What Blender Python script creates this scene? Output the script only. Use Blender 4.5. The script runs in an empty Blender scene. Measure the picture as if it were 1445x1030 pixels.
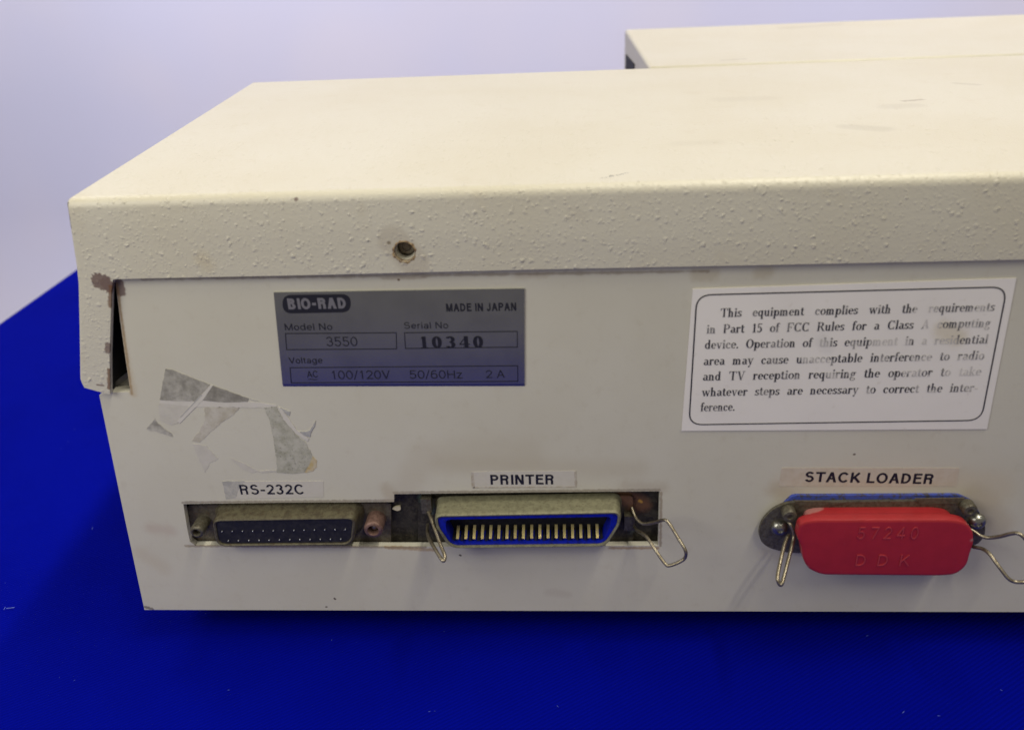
import bpy, bmesh, math, random
from mathutils import Vector, Matrix
from mathutils.geometry import tessellate_polygon
random.seed(7)
MM = 0.001
S = bpy.context.scene
COL = S.collection
PI = math.pi

# ------------------------------------------------------------------ camera (all lengths in mm: x right, y away, z up; rear panel is y=0)
F_PX = 1203.566
CX, CY, CZ = 117.454, -175.508, 163.671
YAW, PITCH, ROLL = math.radians(-3.867), math.radians(26.811), math.radians(-2.595)
def cam_axes():
    cy, sy, cp, sp, cr, sr = math.cos(YAW), math.sin(YAW), math.cos(PITCH), math.sin(PITCH), math.cos(ROLL), math.sin(ROLL)
    f = Vector((sy*cp, cy*cp, -sp)); r = Vector((cy, -sy, 0)); u = r.cross(f)
    return cr*r + sr*u, -sr*r + cr*u, f
AX_R, AX_U, AX_F = cam_axes()
camd = bpy.data.cameras.new('camera'); cam = bpy.data.objects.new('camera', camd); COL.objects.link(cam)
m = Matrix.Identity(4)
for i in range(3):
    m[i][0], m[i][1], m[i][2] = AX_R[i], AX_U[i], -AX_F[i]
m[0][3], m[1][3], m[2][3] = CX*MM, CY*MM, CZ*MM
cam.matrix_world = m
camd.sensor_width = 36; camd.lens = 36*F_PX/1445
camd.clip_start = 0.01; camd.clip_end = 20
camd.dof.use_dof = True; camd.dof.focus_distance = 0.235; camd.dof.aperture_fstop = 17
S.camera = cam

# ------------------------------------------------------------------ room light
S.view_settings.view_transform = 'Standard'; S.view_settings.look = 'None'
S.view_settings.exposure = 0; S.view_settings.gamma = 1
W = bpy.data.worlds.new('World'); S.world = W; W.use_nodes = True
W.node_tree.nodes['Background'].inputs[0].default_value = (1.0, 0.93, 0.84, 1)
W.node_tree.nodes['Background'].inputs[1].default_value = 0.20
def tube(name, x, y, z, sx, sy, power, col, target=None):
    d = bpy.data.lights.new(name, 'AREA'); d.shape = 'RECTANGLE'; d.size = sx*MM; d.size_y = sy*MM
    d.energy = power; d.color = col
    o = bpy.data.objects.new(name, d); COL.objects.link(o); o.location = (x*MM, y*MM, z*MM)
    if target:
        q = (Vector(target) - Vector((x, y, z))).to_track_quat('-Z', 'Y'); o.rotation_euler = q.to_euler()
    return o
tube('ceiling_tube', 600, 150, 1500, 60, 1500, 23, (1.0, 0.94, 0.80))
tube('ceiling_tube', 600, -900, 1400, 60, 500, 5, (1.0, 0.945, 0.79))
tube('wall_fill', -650, 750, 900, 60, 600, 12.5, (1.0, 0.96, 0.90), (-350, 1500, 100))  # added fill to brighten the left of the backdrop, no known fixture
tube('wall_fill', 900, 750, 900, 60, 600, 7.5, (1.0, 0.95, 0.90), (800, 1500, 450))  # same added fill for the right of the backdrop
tube('left_fill', -200, -270, 330, 240, 240, 1.08, (1.0, 0.98, 0.92), (60, 0, 95))  # added soft fill, brightens the rear panel towards the left; no window there

# ------------------------------------------------------------------ helpers
def at(px, py, y=None, z=None, x=None):
    """point on the plane y=.. / z=.. / x=.. (mm) that the photograph shows at px,py (1445x1030)"""
    d = AX_R*((px-722.5)/F_PX) - AX_U*((py-515)/F_PX) + AX_F
    C = Vector((CX, CY, CZ))
    if y is not None: t = (y-CY)/d.y
    elif z is not None: t = (z-CZ)/d.z
    else: t = (x-CX)/d.x
    return C + d*t

ROOTS = {}
def link(name, me, mat, parent=None, label=None, smooth=None):
    o = bpy.data.objects.new(name, me); COL.objects.link(o)
    if mat and not me.materials: me.materials.append(mat)
    if parent: o.parent = parent
    if label: o['label'] = label
    if smooth is not None:
        for p in me.polygons: p.use_smooth = True
        me.set_sharp_from_angle(angle=math.radians(smooth))
    return o
def mesh(verts, faces, origin=(0, 0, 0)):
    me = bpy.data.meshes.new('mesh'); ox, oy, oz = origin
    me.from_pydata([((v[0]-ox)*MM, (v[1]-oy)*MM, (v[2]-oz)*MM) for v in verts], [], faces)
    bm = bmesh.new(); bm.from_mesh(me); bmesh.ops.remove_doubles(bm, verts=bm.verts, dist=1e-7)
    bmesh.ops.recalc_face_normals(bm, faces=bm.faces); bm.to_mesh(me); bm.free(); me.update()
    return me
class MB:
    def __init__(s): s.v = []; s.f = []
    def add(s, v, f):
        n = len(s.v); s.v += [tuple(a) for a in v]; s.f += [tuple(i+n for i in q) for q in f]; return s
    def box(s, a, b):
        x0, y0, z0 = a; x1, y1, z1 = b
        return s.add([(x0,y0,z0),(x1,y0,z0),(x1,y1,z0),(x0,y1,z0),(x0,y0,z1),(x1,y0,z1),(x1,y1,z1),(x0,y1,z1)],
                     [(0,3,2,1),(4,5,6,7),(0,1,5,4),(1,2,6,5),(2,3,7,6),(3,0,4,7)])
    def loft(s, rings, cap0=True, cap1=True):
        n = len(rings[0]); v = [p for r in rings for p in r]; f = []
        for k in range(len(rings)-1):
            for i in range(n):
                j = (i+1) % n; f.append((k*n+i, k*n+j, (k+1)*n+j, (k+1)*n+i))
        if cap0: f.append(tuple(range(n)))
        if cap1: f.append(tuple((len(rings)-1)*n+i for i in range(n)))
        return s.add(v, f)
    def tube(s, pts, r, n=10):
        pts = [Vector(p) for p in pts]; rings = []; prev = None
        for i, p in enumerate(pts):
            t = (pts[min(i+1, len(pts)-1)] - pts[max(i-1, 0)]).normalized()
            if prev is None:
                a = t.cross(Vector((0, 0, 1)) if abs(t.z) < .9 else Vector((1, 0, 0))).normalized()
            else: a = (prev - t*prev.dot(t)).normalized()
            prev = a; b = t.cross(a)
            rings.append([p + (a*math.cos(2*PI*k/n) + b*math.sin(2*PI*k/n))*r for k in range(n)])
        return s.loft(rings)
    def lathe(s, c, axis, prof, n=24, rot=0):
        """prof: (radius, distance along axis)"""
        axis = Vector(axis).normalized(); c = Vector(c)
        a = axis.cross(Vector((0, 0, 1)) if abs(axis.z) < .9 else Vector((1, 0, 0))).normalized(); b = axis.cross(a)
        return s.loft([[c + axis*h + (a*math.cos(rot+2*PI*k/n) + b*math.sin(rot+2*PI*k/n))*max(r, 1e-3) for k in range(n)] for r, h in prof])
    def mesh(s, origin=(0, 0, 0)): return mesh(s.v, s.f, origin)
    def build(s, name, mat, parent=None, label=None, smooth=None):
        return link(name, s.mesh(), mat, parent, label, smooth)
def plate(outer, holes, y0, y1, axis='y'):
    """flat plate with holes; 2-D loops (a,b) in the x-z plane (axis y) or y-z plane (axis x)"""
    P = (lambda a, b, d: (a, d, b)) if axis == 'y' else (lambda a, b, d: (d, a, b))
    loops = [outer]+holes; flat = [p for l in loops for p in l]; n = len(flat)
    tris = tessellate_polygon([[Vector((p[0], p[1], 0)) for p in l] for l in loops])
    mb = MB(); f = [tuple(t) for t in tris] + [tuple(i+n for i in reversed(t)) for t in tris]; k = 0
    for l in loops:
        for i in range(len(l)):
            j = (i+1) % len(l); f.append((k+i, k+j, k+j+n, k+i+n))
        k += len(l)
    mb.add([P(p[0], p[1], y0) for p in flat] + [P(p[0], p[1], y1) for p in flat], f)
    return mb
def bevel(o, w, seg=2, ang=35):
    md = o.modifiers.new('bevel', 'BEVEL'); md.width = w*MM; md.segments = seg; md.limit_method = 'ANGLE'; md.angle_limit = math.radians(ang)
    md.harden_normals = False; return md
def rpoly(pts, r, seg=5):
    """round the corners of a 2-D loop"""
    out = []; n = len(pts)
    for i in range(n):
        p = Vector(pts[i][:2]); a = Vector(pts[i-1][:2]); b = Vector(pts[(i+1) % n][:2])
        rr = r[i] if isinstance(r, (list, tuple)) else r
        da, db = (a-p), (b-p); d = min(rr, da.length*.48, db.length*.48)
        p0 = p + da.normalized()*d; p1 = p + db.normalized()*d
        for k in range(seg+1):
            t = k/seg; q = p0*(1-t)**2 + p*(2*t*(1-t)) + p1*t*t; out.append((q.x, q.y))
    return out
def pxz(pts, y): return [(lambda w: (w.x, w.z))(at(a, b, y=y)) for a, b in pts]
def inset(loop, d):
    """move a 2-D loop inwards by d (outwards if negative)"""
    n = len(loop); A = sum(loop[i][0]*loop[(i+1) % n][1]-loop[(i+1) % n][0]*loop[i][1] for i in range(n)); sg = 1 if A > 0 else -1
    out = []
    for i in range(n):
        p = Vector(loop[i]); a = Vector(loop[i-1]); b = Vector(loop[(i+1) % n])
        e = (b-a)
        if e.length < 1e-9: out.append(tuple(p)); continue
        e.normalize(); out.append((p.x - sg*e.y*d, p.y + sg*e.x*d))
    return out
def at_y(loop, y): return [(a, y, b) for a, b in loop]

# ------------------------------------------------------------------ material helpers
class NT:
    def __init__(s, name):
        s.m = bpy.data.materials.new(name); s.m.use_nodes = True; s.t = s.m.node_tree; s.n = s.t.nodes
        s.b = s.n['Principled BSDF']; g = s.n.new('ShaderNodeNewGeometry')
        sc = s.n.new('ShaderNodeVectorMath'); sc.operation = 'SCALE'; sc.inputs['Scale'].default_value = 1000
        s.t.links.new(g.outputs['Position'], sc.inputs[0]); s.pos = sc.outputs[0]
    def put(s, sock, v):
        if hasattr(v, 'is_linked') or hasattr(v, 'links'): s.t.links.new(v, sock)
        elif isinstance(v, (tuple, list)) and len(v) == 3 and sock.type == 'RGBA': sock.default_value = (*v, 1)
        else: sock.default_value = v
    def math(s, op, a, b=0.0, c=None, clamp=False):
        n = s.n.new('ShaderNodeMath'); n.operation = op; n.use_clamp = clamp; s.put(n.inputs[0], a); s.put(n.inputs[1], b)
        if c is not None: s.put(n.inputs[2], c)
        return n.outputs[0]
    def vm(s, op, a, b=(0, 0, 0)):
        n = s.n.new('ShaderNodeVectorMath'); n.operation = op; s.put(n.inputs[0], a); s.put(n.inputs[1], b)
        return n.outputs['Value'] if op in ('LENGTH', 'DOT_PRODUCT', 'DISTANCE') else n.outputs[0]
    def noise(s, scale, detail=4, rough=.55, vec=None, stretch=None, dist=0):
        n = s.n.new('ShaderNodeTexNoise'); v = vec or s.pos
        if stretch: v = s.vm('MULTIPLY', v, stretch)
        s.put(n.inputs['Vector'], v); n.inputs['Scale'].default_value = scale; n.inputs['Detail'].default_value = detail
        n.inputs['Roughness'].default_value = rough; n.inputs['Distortion'].default_value = dist; return n.outputs['Fac']
    def ramp(s, v, a, b, lo=0.0, hi=1.0, smooth=True):
        n = s.n.new('ShaderNodeMapRange'); n.interpolation_type = 'SMOOTHSTEP' if smooth else 'LINEAR'
        s.put(n.inputs['Value'], v); n.inputs['From Min'].default_value = a; n.inputs['From Max'].default_value = b
        n.inputs['To Min'].default_value = lo; n.inputs['To Max'].default_value = hi; return n.outputs[0]
    def mix(s, f, a, b, mode='MIX'):
        n = s.n.new('ShaderNodeMix'); n.data_type = 'RGBA'; n.blend_type = mode
        s.put(n.inputs[0], f); s.put(n.inputs[6], a); s.put(n.inputs[7], b); return n.outputs[2]
    def pimples(s, scale, size, keep=.5):
        n = s.n.new('ShaderNodeTexVoronoi')
        nz = s.n.new('ShaderNodeTexNoise'); s.put(nz.inputs['Vector'], s.pos); nz.inputs['Scale'].default_value = scale*2.2; nz.inputs['Detail'].default_value = 3
        wv_ = s.n.new('ShaderNodeVectorMath'); wv_.operation = 'MULTIPLY_ADD'; s.put(wv_.inputs[0], nz.outputs['Color']); wv_.inputs[1].default_value = (.6/scale,)*3; s.put(wv_.inputs[2], s.pos)
        s.put(n.inputs['Vector'], wv_.outputs[0]); n.inputs['Scale'].default_value = scale
        d = n.outputs['Distance']; sep = s.n.new('ShaderNodeSeparateColor'); s.put(sep.inputs[0], n.outputs['Color'])
        r = s.ramp(sep.outputs[0], keep, 1.0, 0.0, 1.0, False)
        h = s.ramp(d, size, 0.0, 0.0, 1.0)
        return s.math('MULTIPLY', h, r)
    def stain(s, col, A, B, r, soft, c, alpha=1.0, ns=.6, amp=.6):
        """colour c within r mm of the segment A-B, edge width soft (mm), edge roughened by noise"""
        A = Vector(A); B = Vector(B); ba = B-A
        if ba.length < .01: ba = Vector((.01, 0, 0))
        pa = s.vm('SUBTRACT', s.pos, tuple(A))
        h = s.math('DIVIDE', s.vm('DOT_PRODUCT', pa, tuple(ba)), ba.length_squared, clamp=True)
        n = s.n.new('ShaderNodeVectorMath'); n.operation = 'SCALE'; n.inputs[0].default_value = tuple(ba); s.put(n.inputs['Scale'], h)
        d = s.vm('LENGTH', s.vm('SUBTRACT', pa, n.outputs[0]))
        if not hasattr(s, '_nz'): s._nz = {}
        if ns not in s._nz: s._nz[ns] = s.noise(ns, 4, .6)
        d = s.math('ADD', d, s.math('MULTIPLY', s.math('SUBTRACT', s._nz[ns], .5), min(amp*r*3.0, 3.2*amp)))
        f = s.math('MULTIPLY', s.ramp(d, r+soft/2, r-soft/2), alpha)
        return s.mix(f, col, c)
    def bump(s, h, strength, dist=.1):
        n = s.n.new('ShaderNodeBump'); n.inputs['Strength'].default_value = strength; n.inputs['Distance'].default_value = dist*MM
        s.put(n.inputs['Height'], h)
        if getattr(s, '_bn', None): s.put(n.inputs['Normal'], s._bn)
        s._bn = n.outputs[0]; s.put(s.b.inputs['Normal'], s._bn)
    def done(s, col=None, rough=None, metal=None, spec=None):
        if col is not None: s.put(s.b.inputs['Base Color'], col)
        if rough is not None: s.put(s.b.inputs['Roughness'], rough)
        if metal is not None: s.put(s.b.inputs['Metallic'], metal)
        if spec is not None: s.b.inputs['Specular IOR Level'].default_value = spec
        return s.m

CREAM = (0.60, 0.567, 0.465); PANEL = (0.615, 0.588, 0.488)
RUST = (0.16, 0.075, 0.03); PRIMER = (0.17, 0.115, 0.095); DIRT = (0.20, 0.16, 0.10)
def R(px, py, y=0.0): return tuple(at(px, py, y=y))
def T(px, py, z=117.0): return tuple(at(px, py, z=z))

# powder-coated top cover
t = NT('cream_textured_paint')
c = t.mix(t.ramp(t.noise(.02, 3), .35, .7), CREAM, (0.58, 0.54, 0.425))
c = t.mix(t.math('MULTIPLY', t.ramp(t.noise(.11, 5, .6), .56, .78), .22), c, (0.50, 0.43, 0.29))
c = t.mix(t.math('MULTIPLY', t.ramp(t.noise(2.2, 3, .6), .66, .78), .08), c, (0.42, 0.36, 0.27))
for A, B, r, soft, cc, al, ns, amp in [
    (R(141, 397, -1.5), R(146, 399, -1.5), 2.0, .2, PRIMER, .92, 1.8, .60),
    (R(150, 400, -1.5), R(156, 406, -1.5), 1.5, .25, PRIMER, .9, 1.8, .65),
    (R(157, 405, -1.5), R(156, 432, -1.5), .55, .5, RUST, .8, 1.5, .6),
    (R(153, 487, -1.5), R(152, 495, -1.5), .75, .3, PRIMER, .85, 1.5, .5),
    (R(154, 522, -1.5), R(154, 548, -1.5), .45, .4, RUST, .8, 1.5, .7),
    (R(137, 543, -1.5), R(146, 544, -1.5), .22, .15, PRIMER, .8, 1.5, .5),
    (T(147, 242), T(156, 238), .75, .3, PRIMER, .85, 1.1, .5),
    (R(93, 287, -1.2), R(98, 320, -1.2), .55, .3, (.05, .045, .05), .9, 1.1, .8),
    (R(98, 325, -1.2), R(106, 378, -1.2), .3, .3, (.06, .05, .05), .8, 1.1, .9),
    (T(417, 281, 115.5), T(423, 286, 115), .45, .2, PRIMER, .9, 1.5, .5),
    (R(555, 340, -1.5), R(585, 372, -1.5), 3.3, 1.6, RUST, .16, 1.1, .3),
    (T(847, 250.5), T(856, 249), .22, .25, (.10, .085, .06), .7, 1.8, 1.6),
    (T(861, 247.5), T(866, 247), .34, .25, (.05, .04, .03), .85, 1.8, 1.6),
    (T(871, 246), T(885, 243), .26, .25, (.05, .04, .03), .85, 1.8, 1.8),
    (T(1277, 142), T(1300, 140), 0.9, 1.6, (.22, .16, .09), .5, .6, .8),
    (T(1255, 150), T(1290, 148), 3.0, 4.0, DIRT, .13, .35, .6),
    (T(1200, 178), T(1245, 181), 3.0, 3.0, DIRT, .16, .35, .6),
    (T(1350, 117), T(1378, 119), 1.5, 2.0, DIRT, .18, .35, .6),
    (T(1108, 43), T(1180, 38), 4.0, 4.0, DIRT, .14, .2, .6),
    (T(1020, 87), T(1050, 85), 1.2, 1.5, DIRT, .25, .35, .6),
    (T(960, 202), T(1010, 200), 2.5, 4.0, DIRT, .08, .35, .6),
    (T(1020, 140), T(1080, 138), 3.5, 5.0, DIRT, .08, .35, .6),
    (R(285, 365, -1.5), R(292, 374, -1.5), 1.6, 3.0, (.52, .43, .26), .35, .6, .6),
    (R(808, 300, -1.5), R(822, 306, -1.5), 1.2, 1.6, (.45, .40, .32), .22, .6, .8),
    (R(548, 343, -1.5), R(549, 343, -1.5), .35, .2, DIRT, .8, 1.5, .4),
    (R(1170, 205, -1.5), R(1171, 206, -1.5), .3, .2, DIRT, .8, 1.5, .4),
    (R(575, 386, -1.5), R(590, 385, -1.5), .5, .5, RUST, .12, 1.5, .6),
    (R(730, 384, -1.5), R(770, 382, -1.5), .4, .5, RUST, .1, 1.5, .8),
    ]:
    c = t.stain(c, A, B, r, soft, cc, al, ns, amp)
t.bump(t.noise(.9, 4, .6), .35, .16)
t.bump(t.pimples(.52, .38, .25), .95, .19)
t.bump(t.pimples(.85, .42, .10), .95, .13)
t.bump(t.pimples(1.5, .46, .0), .9, .07)
t.bump(t.noise(3.0, 2), .3, .04)
M_COVER = t.done(c, .42, spec=.45)

# rear panel paint: smoother, greyer, dirtier
t = NT('grey_cream_paint')
c = t.mix(t.ramp(t.noise(.03, 3), .35, .7), PANEL, (0.59, 0.56, 0.455))
c = t.mix(t.math('MULTIPLY', t.ramp(t.noise(.30, 6, .68), .52, .75), .24), c, (0.47, 0.42, 0.31))
c = t.mix(t.math('MULTIPLY', t.ramp(t.noise(2.6, 2, .6), .70, .78), .55), c, (0.20, 0.15, 0.10))
for A, B, r, soft, cc, al, ns, amp in [
    (R(168, 400), R(170, 412), 1.15, .3, PRIMER, .9, 1.1, .5),
    (R(165, 400), R(186, 556), .28, .6, (.26, .16, .07), .85, 1.1, 1.0),
    (R(170, 470), R(188, 556), .8, 1.8, (.48, .37, .21), .45, .6, .7),
    (R(640, 640), R(740, 640), 4.5, 7.0, (.50, .45, .33), .35, .35, .8),
    (R(620, 655), R(900, 662), 2.4, 4.5, (.48, .42, .30), .30, .6, .9),
    (R(1120, 690), R(1400, 690), 5.0, 6.0, (.58, .49, .35), .40, .2, .5),
    (R(1375, 700), R(1410, 740), 3.5, 4.0, (.48, .40, .28), .45, .35, .6),
    (R(985, 388), R(1005, 387), 1.6, 2.0, (.42, .35, .22), .4, .6, .8),
    (R(1070, 386), R(1085, 384), 1.2, 1.6, (.42, .35, .22), .4, .6, .8),
    (R(730, 390), R(770, 388), .8, 1.4, (.36, .27, .16), .25, .6, .8),
    (R(545, 772), R(615, 776), .5, .6, (.40, .27, .14), .7, 1.1, .9),
    (R(262, 770), R(600, 772), .35, .5, (.25, .18, .10), .6, 1.1, .9),
    (R(860, 773), R(928, 773), .4, .6, (.33, .20, .09), .7, 1.1, .9),
    (R(258, 709), R(556, 706), .35, .4, (.16, .12, .08), .6, 1.1, .9),
    (R(556, 695), R(931, 691), .35, .4, (.16, .12, .08), .6, 1.1, .9),
    (R(933, 695), R(932, 770), .3, .4, (.2, .13, .07), .6, 1.1, .9),
    (R(200, 394), R(1000, 383), .30, .5, (.24, .18, .11), .55, .35, 1.6),
    (R(540, 393), R(600, 391.5), .3, .6, (.24, .16, .09), .4, .6, 1.2),
    (R(545, 690), R(555, 705), 1.6, 3.0, (.42, .34, .22), .4, .6, .9),
    (R(880, 685), R(935, 688), 1.4, 3.0, (.42, .35, .24), .35, .6, .9),
    (R(1095, 690), R(1120, 700), 2.0, 3.5, (.42, .34, .22), .4, .6, .9),
    (R(1080, 780), R(1120, 790), 1.6, 3.0, (.44, .38, .28), .3, .6, .9),
    (R(212, 745), R(240, 748), 1.6, 3.0, (.45, .34, .27), .35, .35, .8),
    (R(200, 780), R(230, 800), 2.0, 4.0, (.50, .42, .30), .3, .35, .8),
    (R(775, 835), R(800, 838), 1.2, 2.0, (.46, .41, .33), .35, .6, .8),
    (R(205, 856), R(215, 859), .5, .4, (.1, .08, .07), .7, 1.5, .8),
    (R(649, 783), R(650, 783.5), .28, .15, (.06, .05, .04), .9, 1.5, .2),
    (R(472, 844), R(473, 845), .28, .15, (.08, .06, .05), .9, 1.5, .2),
    (R(460, 856), R(461, 856), .25, .15, (.08, .06, .05), .9, 1.5, .2),
    (R(562, 395), R(563, 395), .25, .15, (.12, .07, .04), .9, 1.5, .2),
    (R(1205, 641), R(1206, 641), .25, .15, (.1, .07, .05), .9, 1.5, .2),
    (R(560, 713), R(600, 640), 3.5, 5.0, (.50, .44, .33), .3, .35, .8),
    ]:
    c = t.stain(c, A, B, r, soft, cc, al, ns, amp)
t.bump(t.noise(1.6, 3, .5), .32, .06); t.bump(t.noise(.25, 3, .5), .25, .12)
M_PANEL = t.done(c, .48, spec=.4)

t = NT('interior_shade'); M_DARK = t.done((.012, .012, .016), .8)  # near-black colour painted in for the shade inside the case and slot
# dirty bracket behind the openings
t = NT('dirty_bracket_metal')
c = t.mix(t.ramp(t.noise(.45, 6, .7), .35, .65), (.022, .018, .013), (.075, .066, .046))
c = t.mix(t.math('MULTIPLY', t.ramp(t.noise(1.4, 5, .7), .58, .7), .6), c, (.13, .085, .05))
for A, B, r, soft, cc, al in [
    (R(600, 703, 3), R(606, 716, 3), 1.5, 1.6, (.13, .20, .16), .8), (R(888, 735, 3), R(890, 748, 3), .9, 1.2, (.15, .20, .16), .7),
    (R(880, 700, 3), R(905, 712, 3), 2.4, 2.5, (.18, .085, .045), .8), (R(903, 707, 3), R(905, 708, 3), .5, .4, (.55, .30, .06), .9),
    (R(545, 718, 3), R(620, 765, 3), 2.0, 4.0, (.02, .018, .014), .6)]:
    c = t.stain(c, A, B, r, soft, cc, al, .6, .6)
t.bump(t.noise(1.5, 5, .7), .6, .25)
M_BRACKET = t.done(c, .62, metal=.25)
# tarnished plated steel
def plated(name, a, b, dirt, metal, rough, sc=.9):
    t = NT(name)
    c = t.mix(t.ramp(t.noise(sc, 6, .7), .35, .68), a, b)
    c = t.mix(t.math('MULTIPLY', t.ramp(t.noise(sc*2.3, 5, .7), .52, .68), .75), c, dirt)
    t.bump(t.noise(sc*2.5, 4, .7), .45, .12)
    return t.done(c, rough, metal=metal)
M_SHELL = plated('tarnished_shell_metal', (.15, .135, .08), (.08, .065, .04), (.08, .048, .025), .35, .5, .6)
M_CSHELL = plated('dusty_shell_metal', (.26, .25, .155), (.18, .17, .105), (.12, .10, .055), .3, .55, .7)
M_FLANGE = plated('corroded_flange_metal', (.16, .15, .11), (.075, .065, .045), (.12, .065, .032), .45, .45, 1.1)
M_FLANGE2 = plated('rusty_flange_metal', (.13, .115, .085), (.06, .048, .034), (.14, .08, .04), .25, .6)
M_SCREW = plated('worn_screw_metal', (.40, .40, .36), (.28, .27, .22), (.12, .10, .07), .9, .28)
M_RUSTPOST = plated('rusty_post_metal', (.25, .15, .12), (.15, .085, .065), (.08, .05, .04), .4, .5)
M_WIRE = plated('spring_wire_metal', (.36, .32, .24), (.25, .21, .14), (.14, .09, .05), .85, .36)
M_BRASS = plated('gold_contact_metal', (1.0, .82, .36), (.88, .70, .26), (.38, .50, .26), .7, .35, .8)
M_PIN = NT('socket_pin_metal').done((.50, .50, .52), .4, metal=1.0)
t = NT('black_insulator_plastic'); t.bump(t.noise(1.5, 3), .2, .05)
M_BLACK = t.done(t.mix(t.ramp(t.noise(.8, 4), .4, .7), (.009, .009, .012), (.020, .019, .021)), .6)
t = NT('blue_insulator_plastic')
M_BLUE = t.done(t.mix(t.ramp(t.noise(.9, 5, .7), .45, .7), (.004, .012, .36), (.004, .008, .14)), .38)
t = NT('blue_gasket_plastic')
M_BLUE2 = t.done(t.mix(t.ramp(t.noise(.9, 5, .7), .45, .62), (.05, .08, .38), (.06, .055, .06)), .45)
t = NT('red_cap_plastic')
c = t.mix(t.ramp(t.noise(.25, 4), .35, .7), (.39, .024, .029), (.35, .022, .026))
c = t.mix(t.math('MULTIPLY', t.ramp(t.noise(1.2, 5, .7), .62, .75), .3), c, (.30, .10, .09))
for A, B, r, al in [((at(1136, 720, y=-3)), (at(1150, 716, y=-2)), 1.8, .5), (at(1137, 799, y=-8), at(1139, 800, y=-8), .35, .8), (at(1372, 762, y=-8), at(1374, 762, y=-8), .35, .7)]:
    c = t.stain(c, A, B, r, .8, (.45, .30, .26), al, .6, .5)
t.bump(t.noise(1.3, 3), .25, .06)
M_RED = t.done(c, .33, spec=.45)
t = NT('red_cap_lettering'); M_REDTXT = t.done((.42, .045, .052), .4)
# nameplate: satin aluminium
t = NT('satin_aluminium')
c = t.mix(t.ramp(t.noise(.10, 3), .4, .7), (.32, .32, .32), (.28, .28, .285))
c = t.mix(t.math('MULTIPLY', t.ramp(t.noise(1.6, 4, .7), .66, .74), .5), c, (.3, .3, .3))
M_ALU = t.done(c, .22, metal=.85); t.bump(t.noise(1.0, 3, stretch=(.15, 1, 6)), .12, .03)
M_INK = NT('black_ink').done((.012, .012, .018), .45)
M_GREYINK = NT('grey_ink').done((.014, .014, .02), .45)
M_LOGO = NT('bare_metal_lettering').done((.30, .29, .29), .4, metal=.6)
# worn printing on the compliance label
t = NT('worn_label_ink')
w = t.noise(.16, 4, .6)
fade = t.math('ADD', t.ramp(t.vm('DOT_PRODUCT', t.pos, (1, 0, 0)), R(1150, 500)[0], R(1390, 480)[0], -.08, .52), t.ramp(w, .45, .62, -.05, .62))
c = t.mix(t.ramp(fade, .25, .95), (.03, .03, .04), (.62, .59, .55))
for A, B, r in [((1158, 482), (1162, 492), 1.8), ((1138, 505), (1165, 510), 1.2), ((1236, 483), (1262, 486), 1.6), ((1170, 528), (1178, 532), 1.0), ((1320, 480), (1340, 482), 1.6), ((1345, 525), (1375, 528), 1.8)]:
    c = t.stain(c, R(*A), R(*B), r, 1.4, (.68, .65, .60), .8, .6, .7)
M_FADE = t.done(c, .6)
t = NT('label_paper')
c = t.mix(t.ramp(t.noise(.05, 3), .4, .7), (.84, .80, .74), (.80, .76, .70))
c = t.mix(t.math('MULTIPLY', t.ramp(t.noise(.5, 5, .7), .6, .75), .25), c, (.5, .44, .33))
c = t.stain(c, R(1330, 465), R(1350, 475), 2.2, 3, (.60, .52, .33), .5, .35, .6)
c = t.stain(c, R(1160, 480), R(1168, 490), 1.6, 2, (.50, .50, .50), .2, .6, .6)
M_PAPER = t.done(c, .55)
def tape(name, a, b, sc=.5, dark=None, rough=.35, thin=0):
    t = NT(name); c = t.mix(t.ramp(t.noise(sc, 5, .65), .38, .66), a, b)
    if dark: c = t.mix(t.math('MULTIPLY', t.ramp(t.noise(1.3, 5, .75), .56, .64), .85), c, dark)
    if thin: c = t.mix(t.ramp(t.noise(.42, 6, .7), .38, .62, thin*.55, 0.0), c, PANEL)
    t.bump(t.noise(sc*2, 4), .3, .05)
    return t.done(c, rough)
M_TAPE_CLEAR = tape('clear_label_tape', (.61, .575, .495), (.585, .55, .465), thin=0.5)
M_TAPE_GREY = tape('grey_smudged_tape', (.36, .35, .31), (.50, .48, .42), thin=0.6)
M_TAPE_BEIGE = tape('beige_label_tape', (.60, .53, .42), (.56, .48, .36))
M_T_DARK = tape('dark_tape_adhesive', (.215, .20, .16), (.34, .32, .27), .25, thin=0.35)
M_T_MID = tape('grey_tape_adhesive', (.25, .235, .19), (.50, .475, .41), .16, thin=0.6)
M_T_PALE = tape('pale_tape_film', (.655, .62, .55), (.62, .585, .51), .3, thin=0.7)
M_T_FAINT = tape('faint_tape_adhesive', (.585, .55, .475), (.54, .51, .43), .3, thin=0.7)
M_T_GREEN = tape('mouldy_tape_adhesive', (.36, .35, .26), (.50, .485, .40), .25, (.13, .12, .08), thin=0.7)
M_T_BEIGE = tape('beige_tape_adhesive', (.45, .41, .31), (.56, .52, .44), .25, (.42, .38, .28), thin=0.75)
M_T_YELLOW = tape('yellow_tape_adhesive', (.50, .37, .13), (.56, .48, .33), .4, thin=0.7)
M_T_BLUISH = tape('bluish_tape_film', (.36, .36, .35), (.46, .45, .42), .5, thin=0.6)
M_EDGE = tape('dirty_tape_edge', (.42, .36, .26), (.55, .51, .43), .9, thin=0.8)

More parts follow.
